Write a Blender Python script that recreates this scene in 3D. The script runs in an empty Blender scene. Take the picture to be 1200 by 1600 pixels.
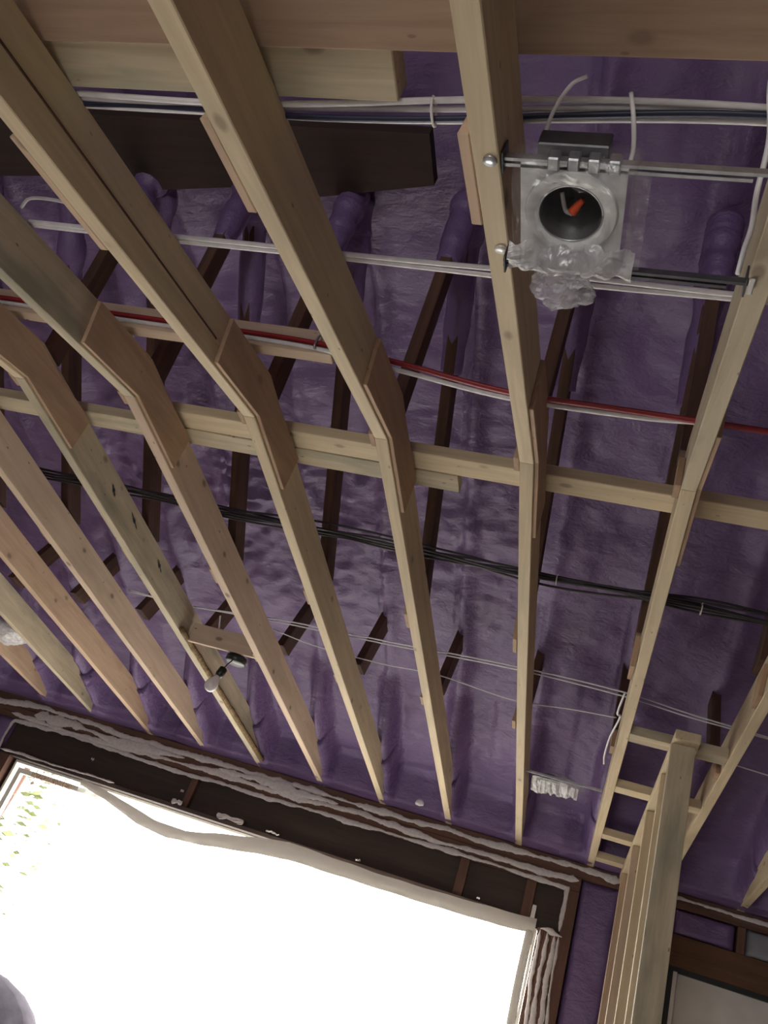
import bpy, bmesh, math, random
from mathutils import Vector, Matrix, noise
random.seed(7)
H = 1.5                      # eye height; all coordinates below are measured from the eye, the floor lies at -H
S = bpy.context.scene
C = S.collection
V = Vector

# ------------------------------------------------------------------ camera
cam_d = bpy.data.cameras.new('camera'); cam = bpy.data.objects.new('camera', cam_d); C.objects.link(cam)
CAM_R = [[0.941644, 0.133344, 0.309073], [0.182936, 0.568035, -0.802416], [-0.282561, 0.81213, 0.510493]]
cam.matrix_world = Matrix(((CAM_R[0][0], -CAM_R[1][0], -CAM_R[2][0], 0),
                           (CAM_R[0][1], -CAM_R[1][1], -CAM_R[2][1], 0),
                           (CAM_R[0][2], -CAM_R[1][2], -CAM_R[2][2], H), (0, 0, 0, 1)))
cam_d.sensor_fit = 'VERTICAL'; cam_d.sensor_height = 32; cam_d.lens = 1305.91 / 1600 * 32
cam_d.clip_start = .02
S.camera = cam

# ------------------------------------------------------------------ light, world, exposure
w = bpy.data.worlds.new('world'); S.world = w; w.use_nodes = True
bg = w.node_tree.nodes['Background']; bg.inputs[0].default_value = (1.0, 0.99, 0.965, 1); bg.inputs[1].default_value = 11.0
S.view_settings.view_transform = 'Standard'; S.view_settings.look = 'None'
S.view_settings.exposure = 0.18; S.view_settings.gamma = 1; S.view_settings.use_curve_mapping = False

def daylight_portal(name, loc, rot, sx, sy):
    l = bpy.data.lights.new(name, 'AREA'); l.shape = 'RECTANGLE'; l.size = sx; l.size_y = sy
    l.cycles.is_portal = True
    o = bpy.data.objects.new(name, l); C.objects.link(o); o.location = (loc[0], loc[1], loc[2] + H); o.rotation_euler = rot
    return o
daylight_portal('window_daylight', (-1.85, 5.32, -.1), (math.radians(-90), 0, 0), 3.6, 1.9)
daylight_portal('back_opening_fill', (-1.0, -4.02, -.4), (math.radians(90), 0, 0), 1.2, 2.0)  # unseen opening added in the back wall to let in fill light

# ------------------------------------------------------------------ materials
def newmat(name):
    m = bpy.data.materials.new(name); m.use_nodes = True
    nt = m.node_tree; b = nt.nodes['Principled BSDF']
    return m, nt, b
def nd(nt, t, **kw):
    n = nt.nodes.new(t)
    for k, v in kw.items(): setattr(n, k, v)
    return n
def setin(n, **kw):
    for k, v in kw.items(): n.inputs[k].default_value = v
def ramp(nt, stops, fac):
    r = nd(nt, 'ShaderNodeValToRGB')
    e = r.color_ramp.elements
    while len(e) < len(stops): e.new(.5)
    for i, (p, c) in enumerate(stops): e[i].position = p; e[i].color = (*c, 1) if len(c) == 3 else c
    nt.links.new(fac, r.inputs[0]); return r
def mixc(nt, fac, a, b, mode='MIX'):
    m = nd(nt, 'ShaderNodeMix', data_type='RGBA', blend_type=mode)
    for s, v in ((0, fac), (6, a), (7, b)):
        if hasattr(v, 'is_linked'): nt.links.new(v, m.inputs[s])
        else: m.inputs[s].default_value = v if s == 0 else (*v, 1)
    return m.outputs[2]
def wood(name, ca, cb, stain=(.2, .2, .15), stain_amt=.35, knots=.55, rough=.75, knotcol=(.12, .06, .03)):
    m, nt, b = newmat(name); L = nt.links.new
    tc = nd(nt, 'ShaderNodeTexCoord'); oi = nd(nt, 'ShaderNodeObjectInfo')
    mul = nd(nt, 'ShaderNodeVectorMath', operation='SCALE'); cx = nd(nt, 'ShaderNodeCombineXYZ')
    for i in range(3): L(oi.outputs['Random'], cx.inputs[i])
    L(cx.outputs[0], mul.inputs[0]); mul.inputs['Scale'].default_value = 37.0
    add = nd(nt, 'ShaderNodeVectorMath', operation='ADD'); L(tc.outputs['Object'], add.inputs[0]); L(mul.outputs[0], add.inputs[1])
    mp = nd(nt, 'ShaderNodeMapping'); mp.inputs['Scale'].default_value = (1.6, 26, 26); L(add.outputs[0], mp.inputs[0])
    n1 = nd(nt, 'ShaderNodeTexNoise'); setin(n1, Scale=1.6, Detail=6.0, Roughness=.6, Distortion=.6); L(mp.outputs[0], n1.inputs[0])
    c1 = ramp(nt, [(.3, cb), (.72, ca)], n1.outputs[0]).outputs[0]
    n2 = nd(nt, 'ShaderNodeTexNoise'); setin(n2, Scale=3.0, Detail=4.0); 
    mp2 = nd(nt, 'ShaderNodeMapping'); mp2.inputs['Scale'].default_value = (1, 3.5, 3.5); L(add.outputs[0], mp2.inputs[0]); L(mp2.outputs[0], n2.inputs[0])
    f2 = ramp(nt, [(.5, (0, 0, 0)), (.72, (stain_amt,) * 3)], n2.outputs[0]).outputs[0]
    c2 = mixc(nt, f2, c1, stain)
    mp3 = nd(nt, 'ShaderNodeMapping'); mp3.inputs['Scale'].default_value = (5.0, 9, 9); L(add.outputs[0], mp3.inputs[0])
    vo = nd(nt, 'ShaderNodeTexVoronoi'); setin(vo, Scale=1.0); L(mp3.outputs[0], vo.inputs[0])
    k = ramp(nt, [(.06, (knots,) * 3), (.12, (0, 0, 0))], vo.outputs['Distance']).outputs[0]
    c3 = mixc(nt, k, c2, knotcol)
    # soft reddish halo around knots
    k2 = ramp(nt, [(.05, (.35 * knots,) * 3), (.3, (0, 0, 0))], vo.outputs['Distance']).outputs[0]
    c4 = mixc(nt, k2, c3, tuple(x * .55 for x in ca))
    mp5 = nd(nt, 'ShaderNodeMapping'); mp5.inputs['Scale'].default_value = (9, 22, 22); L(add.outputs[0], mp5.inputs[0])
    v5 = nd(nt, 'ShaderNodeTexVoronoi'); setin(v5, Scale=1.0); L(mp5.outputs[0], v5.inputs[0])
    k5 = ramp(nt, [(.045, (knots,) * 3), (.075, (0, 0, 0))], v5.outputs['Distance']).outputs[0]
    c4 = mixc(nt, k5, c4, knotcol)
    L(c4, b.inputs['Base Color']); b.inputs['Roughness'].default_value = rough
    bp = nd(nt, 'ShaderNodeBump'); setin(bp, Strength=.25, Distance=.002); L(n1.outputs[0], bp.inputs['Height']); L(bp.outputs[0], b.inputs['Normal'])
    return m
def plain(name, col, rough=.6, metal=0., var=.25, scale=20, bump=.3):
    m, nt, b = newmat(name); L = nt.links.new
    tc = nd(nt, 'ShaderNodeTexCoord'); n = nd(nt, 'ShaderNodeTexNoise'); setin(n, Scale=scale, Detail=5.0); L(tc.outputs['Object'], n.inputs[0])
    c = ramp(nt, [(.3, tuple(x * (1 - var) for x in col)), (.7, tuple(min(1, x * (1 + var * .5)) for x in col))], n.outputs[0])
    L(c.outputs[0], b.inputs['Base Color']); b.inputs['Roughness'].default_value = rough; b.inputs['Metallic'].default_value = metal
    bp = nd(nt, 'ShaderNodeBump'); setin(bp, Strength=bump, Distance=.003); L(n.outputs[0], bp.inputs['Height']); L(bp.outputs[0], b.inputs['Normal'])
    return m
def sheetmat(name, col, transp, rough=.35, wr=30, gloss=.25, trans=.5):
    m, nt, b = newmat(name); L = nt.links.new
    nt.nodes.remove(b); out = nt.nodes['Material Output']
    tb = nd(nt, 'ShaderNodeBsdfTransparent'); tb.inputs[0].default_value = (.97, .97, .97, 1)
    df = nd(nt, 'ShaderNodeBsdfDiffuse'); df.inputs[0].default_value = (*col, 1)
    tl = nd(nt, 'ShaderNodeBsdfTranslucent'); tl.inputs[0].default_value = (*col, 1)
    gl = nd(nt, 'ShaderNodeBsdfGlossy'); gl.inputs['Roughness'].default_value = rough; gl.inputs[0].default_value = (.9, .9, .9, 1)
    tc = nd(nt, 'ShaderNodeTexCoord'); n = nd(nt, 'ShaderNodeTexNoise'); setin(n, Scale=wr, Detail=5.0, Distortion=1.5); L(tc.outputs['Object'], n.inputs[0])
    bp = nd(nt, 'ShaderNodeBump'); setin(bp, Strength=.9, Distance=.01); L(n.outputs[0], bp.inputs['Height'])
    for s in (df, tl, gl): L(bp.outputs[0], s.inputs['Normal'])
    m1 = nd(nt, 'ShaderNodeMixShader'); m1.inputs[0].default_value = trans; L(df.outputs[0], m1.inputs[1]); L(tl.outputs[0], m1.inputs[2])
    m2 = nd(nt, 'ShaderNodeMixShader'); m2.inputs[0].default_value = gloss; L(m1.outputs[0], m2.inputs[1]); L(gl.outputs[0], m2.inputs[2])
    m3 = nd(nt, 'ShaderNodeMixShader')
    f = ramp(nt, [(.35, (max(0, transp - .2),) * 3), (.65, (min(1, transp + .15),) * 3)], n.outputs[0]); L(f.outputs[0], m3.inputs[0])
    L(m2.outputs[0], m3.inputs[1]); L(tb.outputs[0], m3.inputs[2]); L(m3.outputs[0], out.inputs[0])
    return m
M = {}
M['tan'] = wood('pale_pine', (.69, .56, .365), (.53, .41, .26), (.38, .36, .25), .35)
M['grey'] = wood('weathered_pine', (.58, .49, .345), (.42, .34, .225), (.23, .225, .165), .7, .7)
M['pink'] = wood('pinkish_fir', (.64, .485, .35), (.50, .37, .265), (.42, .29, .19), .4, .8)
M['orange'] = wood('orange_fir', (.62, .44, .30), (.47, .32, .21), (.3, .18, .12), .4, .6)
M['ply'] = wood('plywood', (.50, .335, .215), (.37, .235, .145), (.28, .17, .11), .4, .5)
M['old'] = wood('old_dark_fir', (.115, .050, .030), (.060, .027, .017), (.02, .012, .01), .5, .3, .8, (.02, .01, .01))
M['oldend'] = wood('cut_fir_end', (.46, .30, .19), (.36, .22, .13), (.3, .17, .1), .3, .2)
M['darkplank'] = wood('blackish_plank', (.040, .020, .014), (.022, .011, .009), (.01, .006, .005), .5, .3, .85, (.01, .006, .005))
M['reddish'] = wood('reddish_beam', (.38, .25, .17), (.27, .17, .11), (.3, .24, .15), .5, .5)
M['redbrown'] = wood('red_brown_fir', (.15, .070, .045), (.085, .04, .028), (.05, .03, .02), .5, .3, .8, (.03, .015, .01))
M['header'] = wood('dark_header_wood', (.065, .042, .034), (.040, .027, .023), (.03, .02, .018), .5, .2, .8, (.02, .01, .01))
M['brownhdr'] = wood('brown_header_wood', (.13, .06, .028), (.08, .036, .018), (.05, .025, .012), .5, .3, .8)
M['bead'] = plain('grey_sealant', (.60, .55, .54), .6, 0, .15, 60, .6)
M['cable'] = plain('white_cable', (.74, .71, .72), .45, 0, .12, 30, .1)
M['blackcable'] = plain('black_cable', (.022, .015, .018), .5, 0, .2, 30, .1)
M['blue'] = plain('blue_black_cable', (.02, .02, .05), .45, 0, .2, 30, .1)
M['red'] = plain('red_cable', (.30, .015, .02), .4, 0, .15, 30, .1)
M['steel'] = plain('galvanised_steel', (.55, .56, .58), .35, .9, .25, 40, .3)
M['darksteel'] = plain('dark_steel', (.12, .12, .13), .4, .8, .25, 40, .2)
M['bolt'] = plain('white_nail_plate', (.8, .78, .74), .35, .3, .1, 40, .2)
M['black'] = plain('black_plastic', (.012, .014, .013), .4, 0, .2, 30, .2)
M['bulb'] = plain('frosted_bulb_glass', (.72, .66, .66), .25, 0, .05, 8, 0)
M['orangecap'] = plain('orange_wire_nut', (.75, .10, .03), .4, 0, .1, 30, 0)
M['vinyl'] = plain('white_vinyl', (.8, .78, .70), .4, 0, .05, 8, .05)
M['greyboard'] = plain('grey_board', (.62, .58, .54), .7, 0, .12, 6, .2)
M['greybatt'] = plain('blue_grey_insulation', (.22, .22, .25), .9, 0, .25, 8, .6)
M['white'] = plain('white_foam_scrap', (.75, .72, .70), .7, 0, .1, 40, .3)
M['leaf'] = plain('leaf_green', (.11, .13, .04), .6, 0, .4, 6, .2)
M['bark'] = plain('bark_edge', (.20, .12, .04), .9, 0, .7, 70, 1)
M['concrete'] = plain('pale_subfloor', (.60, .57, .53), .8, 0, .15, 3, .2)
M['wallpaint'] = plain('bare_drywall', (.16, .12, .10), .8, 0, .1, 3, .1)
M['fabric'] = plain('brown_curtain_cloth', (.22, .15, .11), .9, 0, .3, 20, .3)
M['clothfab'] = sheetmat('faded_brown_cloth', (.16, .10, .07), .40, .6, 30, 0, .6)
M['platemetal'] = plain('pale_plate_metal', (.85, .85, .84), .5, .0, .3, 25, .2)
M['caninner'] = plain('grey_can_metal', (.13, .13, .135), .35, .3, .3, 40, .2)
M['bundle'] = plain('grey_purple_cloth', (.15, .13, .17), .85, 0, .5, 9, .6)
M['bag'] = sheetmat('clear_bag_plastic', (.70, .68, .72), .62, .3, 14, .16, .5)
M['bagclear'] = sheetmat('taut_clear_plastic', (.62, .60, .62), .80, .2, 10, .22, .5)
M['bag2'] = sheetmat('cloudy_bag_plastic', (.88, .86, .86), .22, .35, 25, .12, .5)
M['poly'] = sheetmat('clear_poly_sheet', (.9, .9, .85), .72, .4, 6, .08, .8)
M['hem'] = sheetmat('folded_poly_hem', (.62, .57, .50), -.15, .5, 3, .03, .055)
# purple spray foam
m, nt, b = newmat('purple_spray_foam'); L = nt.links.new
tc = nd(nt, 'ShaderNodeTexCoord')
n1 = nd(nt, 'ShaderNodeTexNoise'); setin(n1, Scale=2.2, Detail=5.0, Roughness=.55); L(tc.outputs['Object'], n1.inputs[0])
c1 = ramp(nt, [(.3, (.120, .068, .172)), (.72, (.200, .125, .272))], n1.outputs[0])
n2 = nd(nt, 'ShaderNodeTexNoise'); setin(n2, Scale=16.0, Detail=7.0, Roughness=.6, Distortion=.4)
mp = nd(nt, 'ShaderNodeMapping'); mp.inputs['Scale'].default_value = (.7, 1.3, 1.3); L(tc.outputs['Object'], mp.inputs[0]); L(mp.outputs[0], n2.inputs[0])
n3 = nd(nt, 'ShaderNodeTexNoise'); setin(n3, Scale=90.0, Detail=3.0); L(tc.outputs['Object'], n3.inputs[0])
ad = nd(nt, 'ShaderNodeMath', operation='MULTIPLY_ADD'); L(n3.outputs[0], ad.inputs[0]); ad.inputs[1].default_value = .12; L(n2.outputs[0], ad.inputs[2])
bp = nd(nt, 'ShaderNodeBump'); setin(bp, Strength=.45, Distance=.03); L(ad.outputs[0], bp.inputs['Height']); L(bp.outputs[0], b.inputs['Normal'])
L(c1.outputs[0], b.inputs['Base Color']); b.inputs['Roughness'].default_value = .42
M['foam'] = m

# ------------------------------------------------------------------ helpers
def tag(o, label=None, cat=None, group=None, kind=None):
    if label: o['label'] = label
    if cat: o['category'] = cat
    if group: o['group'] = group
    if kind: o['kind'] = kind
    return o
def W3(p): return V((p[0], p[1], p[2] + H))
def empty(name, loc, label, cat, group=None):
    o = bpy.data.objects.new(name, None); C.objects.link(o); o.location = W3(loc); o.empty_display_size = .1
    return tag(o, label, cat, group)
def link(name, me, mat, parent=None, mw=None, smooth=False):
    o = bpy.data.objects.new(name, me); C.objects.link(o)
    if mat: me.materials.append(M[mat] if isinstance(mat, str) else mat)
    if smooth:
        for p in me.polygons: p.use_smooth = True
    if mw is not None: mw = mw.copy()
    else: mw = Matrix.Identity(4)
    if parent is not None:
        pl = V((0, 0, 0)); q = parent
        while q is not None: pl += q.location if q.type == 'EMPTY' or q.parent is None and False else V((0, 0, 0)); q = q.parent
        o.parent = parent
        # parent's world matrix built by hand (no depsgraph update needed)
        o.matrix_local = world_of(parent).inverted() @ mw
    else:
        o.matrix_world = mw
    _W[o.name] = mw
    return o
_W = {}
def world_of(o):
    if o.name in _W: return _W[o.name]
    return Matrix.Translation(o.location)
def mesh_from(bm):
    me = bpy.data.meshes.new('m'); bm.to_mesh(me); bm.free(); return me
def board(name, a, b, width, depth, mat, parent=None, up=(0, 0, 1), cut0=0., cut1=0., bevel=.002, side=0.):
    """a,b: centre line of the bottom face; depth along up; local X runs along the length"""
    a = W3(a); b = W3(b); ax = (b - a); Ln = ax.length; ax.normalize()
    up = V(up); y = up.cross(ax).normalized(); z = ax.cross(y).normalized()
    bm = bmesh.new(); h = width / 2
    v = [bm.verts.new(p) for p in ((0, -h, 0), (Ln, -h, 0), (Ln, h, 0), (0, h, 0), (cut0, -h, depth), (Ln + cut1, -h, depth), (Ln + cut1, h, depth), (cut0, h, depth))]
    for f in ((3, 2, 1, 0), (4, 5, 6, 7), (0, 1, 5, 4), (1, 2, 6, 5), (2, 3, 7, 6), (3, 0, 4, 7)): bm.faces.new([v[i] for i in f])
    if bevel: bmesh.ops.bevel(bm, geom=list(bm.edges), offset=min(bevel, width * .2, depth * .2), segments=1, affect='EDGES')
    mw = Matrix(((ax.x, y.x, z.x, a.x), (ax.y, y.y, z.y, a.y), (ax.z, y.z, z.z, a.z), (0, 0, 0, 1)))
    return link(name, mesh_from(bm), mat, parent, mw)
def box(name, lo, hi, mat, parent=None, bevel=.002):
    lo = V(lo); hi = V(hi); d = hi - lo
    ax = max(range(3), key=lambda i: d[i]); c = (lo + hi) / 2
    if ax == 0: return board(name, (lo.x, c.y, lo.z), (hi.x, c.y, lo.z), d.y, d.z, mat, parent, bevel=bevel)
    if ax == 1: return board(name, (c.x, lo.y, lo.z), (c.x, hi.y, lo.z), d.x, d.z, mat, parent, bevel=bevel)
    return board(name, (c.x, lo.y, lo.z), (c.x, lo.y, hi.z), d.x, d.y, mat, parent, up=(0, 1, 0), bevel=bevel)
def smoothpts(pts, n=8):
    pts = [V(p) for p in pts]
    if len(pts) < 3: return [pts[0].lerp(pts[-1], i / n) for i in range(n + 1)]
    P = [pts[0] * 2 - pts[1]] + pts + [pts[-1] * 2 - pts[-2]]; out = []
    for i in range(1, len(P) - 2):
        for j in range(n):
            t = j / n; p0, p1, p2, p3 = P[i - 1:i + 3]
            out.append(.5 * ((2 * p1) + (p2 - p0) * t + (2 * p0 - 5 * p1 + 4 * p2 - p3) * t * t + (3 * p1 - p0 - 3 * p2 + p3) * t ** 3))
    out.append(pts[-1]); return out
def tube(name, pts, r, mat, parent=None, seg=8, n=8, rfun=None, flat=1., smooth=True):
    P = [W3(p) for p in smoothpts(pts, n)]; o0 = P[0].copy(); bm = bmesh.new(); rings = []
    ref = V((0, 0, 1)) if abs((P[-1] - P[0]).normalized().z) < .9 else V((1, 0, 0))
    for i, p in enumerate(P):
        t = (P[min(i + 1, len(P) - 1)] - P[max(i - 1, 0)]).normalized()
        a = t.cross(ref).normalized(); b_ = a.cross(t)
        rr = r * (rfun(i / (len(P) - 1)) if rfun else 1)
        rings.append([bm.verts.new(p - o0 + a * rr * math.cos(2 * math.pi * k / seg) * flat + b_ * rr * math.sin(2 * math.pi * k / seg)) for k in range(seg)])
    for i in range(len(rings) - 1):
        for k in range(seg): bm.faces.new((rings[i][k], rings[i][(k + 1) % seg], rings[i + 1][(k + 1) % seg], rings[i + 1][k]))
    bm.faces.new(rings[0][::-1]); bm.faces.new(rings[-1])
    return link(name, mesh_from(bm), mat, parent, Matrix.Translation(o0), smooth)
def lathe(name, base, axis, prof, mat, parent=None, seg=24, caps=True):
    axis = V(axis).normalized(); bm = bmesh.new(); rings = []
    ref = V((1, 0, 0)) if abs(axis.x) < .8 else V((0, 1, 0)); a = axis.cross(ref).normalized(); b_ = a.cross(axis)
    for (r, h) in prof:
        rings.append([bm.verts.new(axis * h + (a * math.cos(2 * math.pi * k / seg) + b_ * math.sin(2 * math.pi * k / seg)) * max(r, 1e-4)) for k in range(seg)])
    for i in range(len(rings) - 1):
        for k in range(seg): bm.faces.new((rings[i][k], rings[i][(k + 1) % seg], rings[i + 1][(k + 1) % seg], rings[i + 1][k]))
    if caps: bm.faces.new(rings[0][::-1]); bm.faces.new(rings[-1])
    bmesh.ops.recalc_face_normals(bm, faces=bm.faces)
    return link(name, mesh_from(bm), mat, parent, Matrix.Translation(W3(base)), True)
def grid(name, rows, mat, parent=None, smooth=True, thick=0.):
    o0 = W3(rows[0][0]); bm = bmesh.new()
    vs = [[bm.verts.new(W3(p) - o0) for p in r] for r in rows]
    for i in range(len(vs) - 1):
        for j in range(len(vs[i]) - 1): bm.faces.new((vs[i][j], vs[i][j + 1], vs[i + 1][j + 1], vs[i + 1][j]))
    if thick:
        bmesh.ops.recalc_face_normals(bm, faces=bm.faces)
        bmesh.ops.solidify(bm, geom=list(bm.faces), thickness=thick)
    return link(name, mesh_from(bm), mat, parent, Matrix.Translation(o0), smooth)
def prism_yz(name, poly, x0, x1, mat, parent=None, bevel=.0015, grain=None):
    """polygon in the y-z plane pushed out from x0 to x1"""
    c = poly[0]; o0 = W3((x0, c[0], c[1])); bm = bmesh.new()
    A = [bm.verts.new((0, y - c[0], z - c[1])) for y, z in poly]; B = [bm.verts.new((x1 - x0, y - c[0], z - c[1])) for y, z in poly]
    n = len(poly); bm.faces.new(A); bm.faces.new(B[::-1])
    for i in range(n): bm.faces.new((A[i], B[i], B[(i + 1) % n], A[(i + 1) % n]))
    bmesh.ops.recalc_face_normals(bm, faces=bm.faces)
    bmesh.ops.bevel(bm, geom=list(bm.edges), offset=bevel, segments=1, affect='EDGES')
    rot = Matrix.Identity(4)
    me = mesh_from(bm)
    # turn the local frame so that local X follows the board (grain direction)
    if grain is not None:
        ax = V((0, grain[0], grain[1])).normalized(); yv = V((1, 0, 0)); zv = ax.cross(yv)
        rot = Matrix(((ax.x, yv.x, zv.x, 0), (ax.y, yv.y, zv.y, 0), (ax.z, yv.z, zv.z, 0), (0, 0, 0, 1)))
        me.transform(rot.inverted())
    return link(name, me, mat, parent, Matrix.Translation(o0) @ rot)

# ------------------------------------------------------------------ dimensions
SP = .4064; X0 = .097
def jx(k): return X0 - SP * k                    # left face of joist k
KY, KZ = 1.757, 1.336                            # the kink
WY, WZ = 5.135, 1.165                            # joist ends on the wall plate
T15 = math.tan(math.radians(15.05)); SL = (WZ - KZ) / (5.129 - KY); JT = .038; JD = .142
def zbot(y): return KZ + SL * (y - KY) if y > KY else KZ + T15 * (y - KY)
def ztop(y): return zbot(y) + (JD / math.cos(math.radians(2.9)) if y > KY else JD / math.cos(math.radians(15)))

# ------------------------------------------------------------------ room shell
def struct(o): return tag(o, kind='structure')
XL, XR, YB, YF = -4.7, 3.3, -4.0, 5.13
struct(box('floor', (XL - .2, YB - .2, -H - .1), (XR + .2, YF + .25, -H), 'concrete', bevel=0))
struct(box('wall_left', (XL - .12, YB, -H), (XL, YF + .1, 3.6), 'wallpaint', bevel=0))
struct(box('wall_right', (XR, YB, -H), (XR + .12, YF + .1, 3.6), 'wallpaint', bevel=0))
wb = bmesh.new()
def addbox(bm, lo, hi):
    r = bmesh.ops.create_cube(bm, size=1); d = V(hi) - V(lo); c = (V(hi) + V(lo)) / 2
    for v in r['verts']: v.co = V((v.co.x * d.x + c.x, v.co.y * d.y + c.y, v.co.z * d.z + c.z + H))
addbox(wb, (XL, YB - .12, -H), (-1.6, YB, 2.0)); addbox(wb, (-.4, YB - .12, -H), (XR, YB, 2.0)); addbox(wb, (-1.6, YB - .12, .6), (-.4, YB, 2.0))
addbox(wb, (-1.6, YB - .12, -H), (-.4, YB, -1.4))
struct(link('wall_back', mesh_from(wb), 'wallpaint'))
# window wall: outer sheathing with two openings
WX0, WX1, WT, WB_ = -3.62, -.085, .775, -1.0
wf = bmesh.new(); y0, y1 = 5.235, 5.26
addbox(wf, (XL, y0, -H), (WX0, y1, 1.17)); addbox(wf, (WX0, y0, WT), (WX1, y1, 1.17)); addbox(wf, (WX1, y0, -H), (.64, y1, 1.17))
addbox(wf, (WX0, y0, -H), (WX1, y1, WB_)); addbox(wf, (.64, y0, .78), (2.4, y1, 1.17)); addbox(wf, (2.4, y0, -H), (XR, y1, 1.17)); addbox(wf, (.64, y0, -H), (2.4, y1, -1.0))
struct(link('wall_window', mesh_from(wf), 'header'))
# roof boards above the foam, both slopes
z0 = 1.32
rf = bmesh.new()
RIDGE = -.3
def roofz(y): return 1.29 + .38 * (5.13 - y) if y > 2.2 else 2.403 + .06 * (2.2 - y)
def deckz(y): return 1.29 + .38 * (5.13 - y)
for (ya, yb) in ((RIDGE, 5.75), (RIDGE, YB - .5)):
    za = deckz(RIDGE) + .10; zb_ = (deckz(yb) if yb > 0 else deckz(2 * RIDGE - yb)) + .10
    vs = [rf.verts.new((x, y, z + H)) for x, y, z in ((XL - .3, ya, za), (XR + .3, ya, za), (XR + .3, yb, zb_), (XL - .3, yb, zb_), (XL - .3, ya, za + .04), (XR + .3, ya, za + .04), (XR + .3, yb, zb_ + .04), (XL - .3, yb, zb_ + .04))]
    for f in ((3, 2, 1, 0), (4, 5, 6, 7), (0, 1, 5, 4), (1, 2, 6, 5), (2, 3, 7, 6), (3, 0, 4, 7)): rf.faces.new([vs[i] for i in f])
struct(link('ceiling_roof_deck', mesh_from(rf), 'redbrown'))

# foam skin under the roof
def fprofile():
    P = [(5.155, 1.168), (5.10, 1.172), (5.045, 1.19), (5.03, 1.25), (5.02, 1.31), (5.005, 1.355), (4.97, 1.385), (4.90, 1.395), (4.80, 1.415)]
    y = 4.72
    while y > RIDGE: P.append((y, roofz(y))); y -= .022
    Q = []
    for i in range(8):
        a, b_ = P[i], P[i + 1]
        for j in range(4): Q.append((a[0] + (b_[0] - a[0]) * j / 4, a[1] + (b_[1] - a[1]) * j / 4))
    return Q + P[8:]
prof = fprofile(); xs = []; x = XL
while x < XR: xs.append(x); x += .016 if x < 1.3 else .05
rows = []
for x in xs:
    k = (X0 + JT / 2 - x) / SP; dx = (k - round(k)) * SP; kk = round(k)
    row = []
    for i, (y, z) in enumerate(prof):
        p = V((x * 1.0, y * 1.0, 0))
        lump = noise.fractal(p * 3.2 + V((3, 7, 1)), 1.0, 2.0, 4) * .028
        fine = noise.noise(V((x * 9, y * 22, 2))) * .006
        lumpy = max(0, 1 - ((x + 1.6) / 1.5) ** 2) * max(0, 1 - ((y - 3.3) / .75) ** 2)
        fine += lumpy * (abs(noise.noise(V((x * 8, y * 18, 5)))) * .045 + noise.noise(V((x * 20, y * 34, 9))) * .012)
        wv = .012 * noise.noise(V((kk * 3.1, y * 2.3, 0)))
        rib = .042 * math.exp(-((dx - wv) / .045) ** 2) * (.7 + .6 * noise.noise(V((kk * 5.3, y * 1.5, 4))))
        crack = -.034 * math.exp(-((dx - .035 - wv) / .008) ** 2) * max(0, .45 + noise.noise(V((kk * 2.7, y * 1.2, 8))) * 1.3)
        bay = .015 * noise.noise(V((kk * 9.1, y * .8, 3)))
        fall = 1.
        if i < 12: fall = i / 12 * .5 + .15
        near = .125 * math.exp(-(abs(dx) / .055) ** 2) * max(0, min(1, (y - 4.0) / .8)) * (1 + .5 * noise.noise(V((kk * 7, y * 6, 1))))
        d = (lump + fine + rib + crack + bay) * fall
        extra = max(0, min(1, (-x - 2.6) / .8)) * max(0, min(1, (y - 3.9) / .8)) * .05 * fall
        ny, nz = (-.3, -.95) if i > 30 else (-.8, -.6)
        yy, zz = y + ny * (d + extra), z + nz * (d + extra)
        if y > 3.7 and kk >= -3:
            wgt = math.exp(-(max(0, abs(dx) - .02) / .026) ** 2)
            g = max(0, min(1, (yy - 4.22 + .22 * noise.noise(V((kk * 4.4, 0, 0)))) / .85))
            tz = zbot(yy) + .012 + JD * (1.12 - 1.05 * g ** 1.25) + .016 * noise.noise(V((x * 7, yy * 9, 3)))
            if zz > tz: zz += (tz - zz) * wgt * min(1, g * 3)
            if i < 34: yy -= .05 * wgt * min(1, i / 6)
        row.append((x, yy, zz))
    rows.append(row)
fo = grid('ceiling', rows, 'foam'); struct(fo)
# plain foam on the far slope behind the ridge
rows = [[(x, RIDGE - (RIDGE - YB + .1) * j / 12, roofz(RIDGE + (RIDGE - YB + .1) * j / 12) + .02 * noise.noise(V((x, j, 0)))) for j in range(13)] for x in [XL + (XR - XL) * i / 30 for i in range(31)]]
struct(grid('ceiling_back_slope', rows, 'foam'))
# gable ends of foam are the side walls themselves

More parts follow.
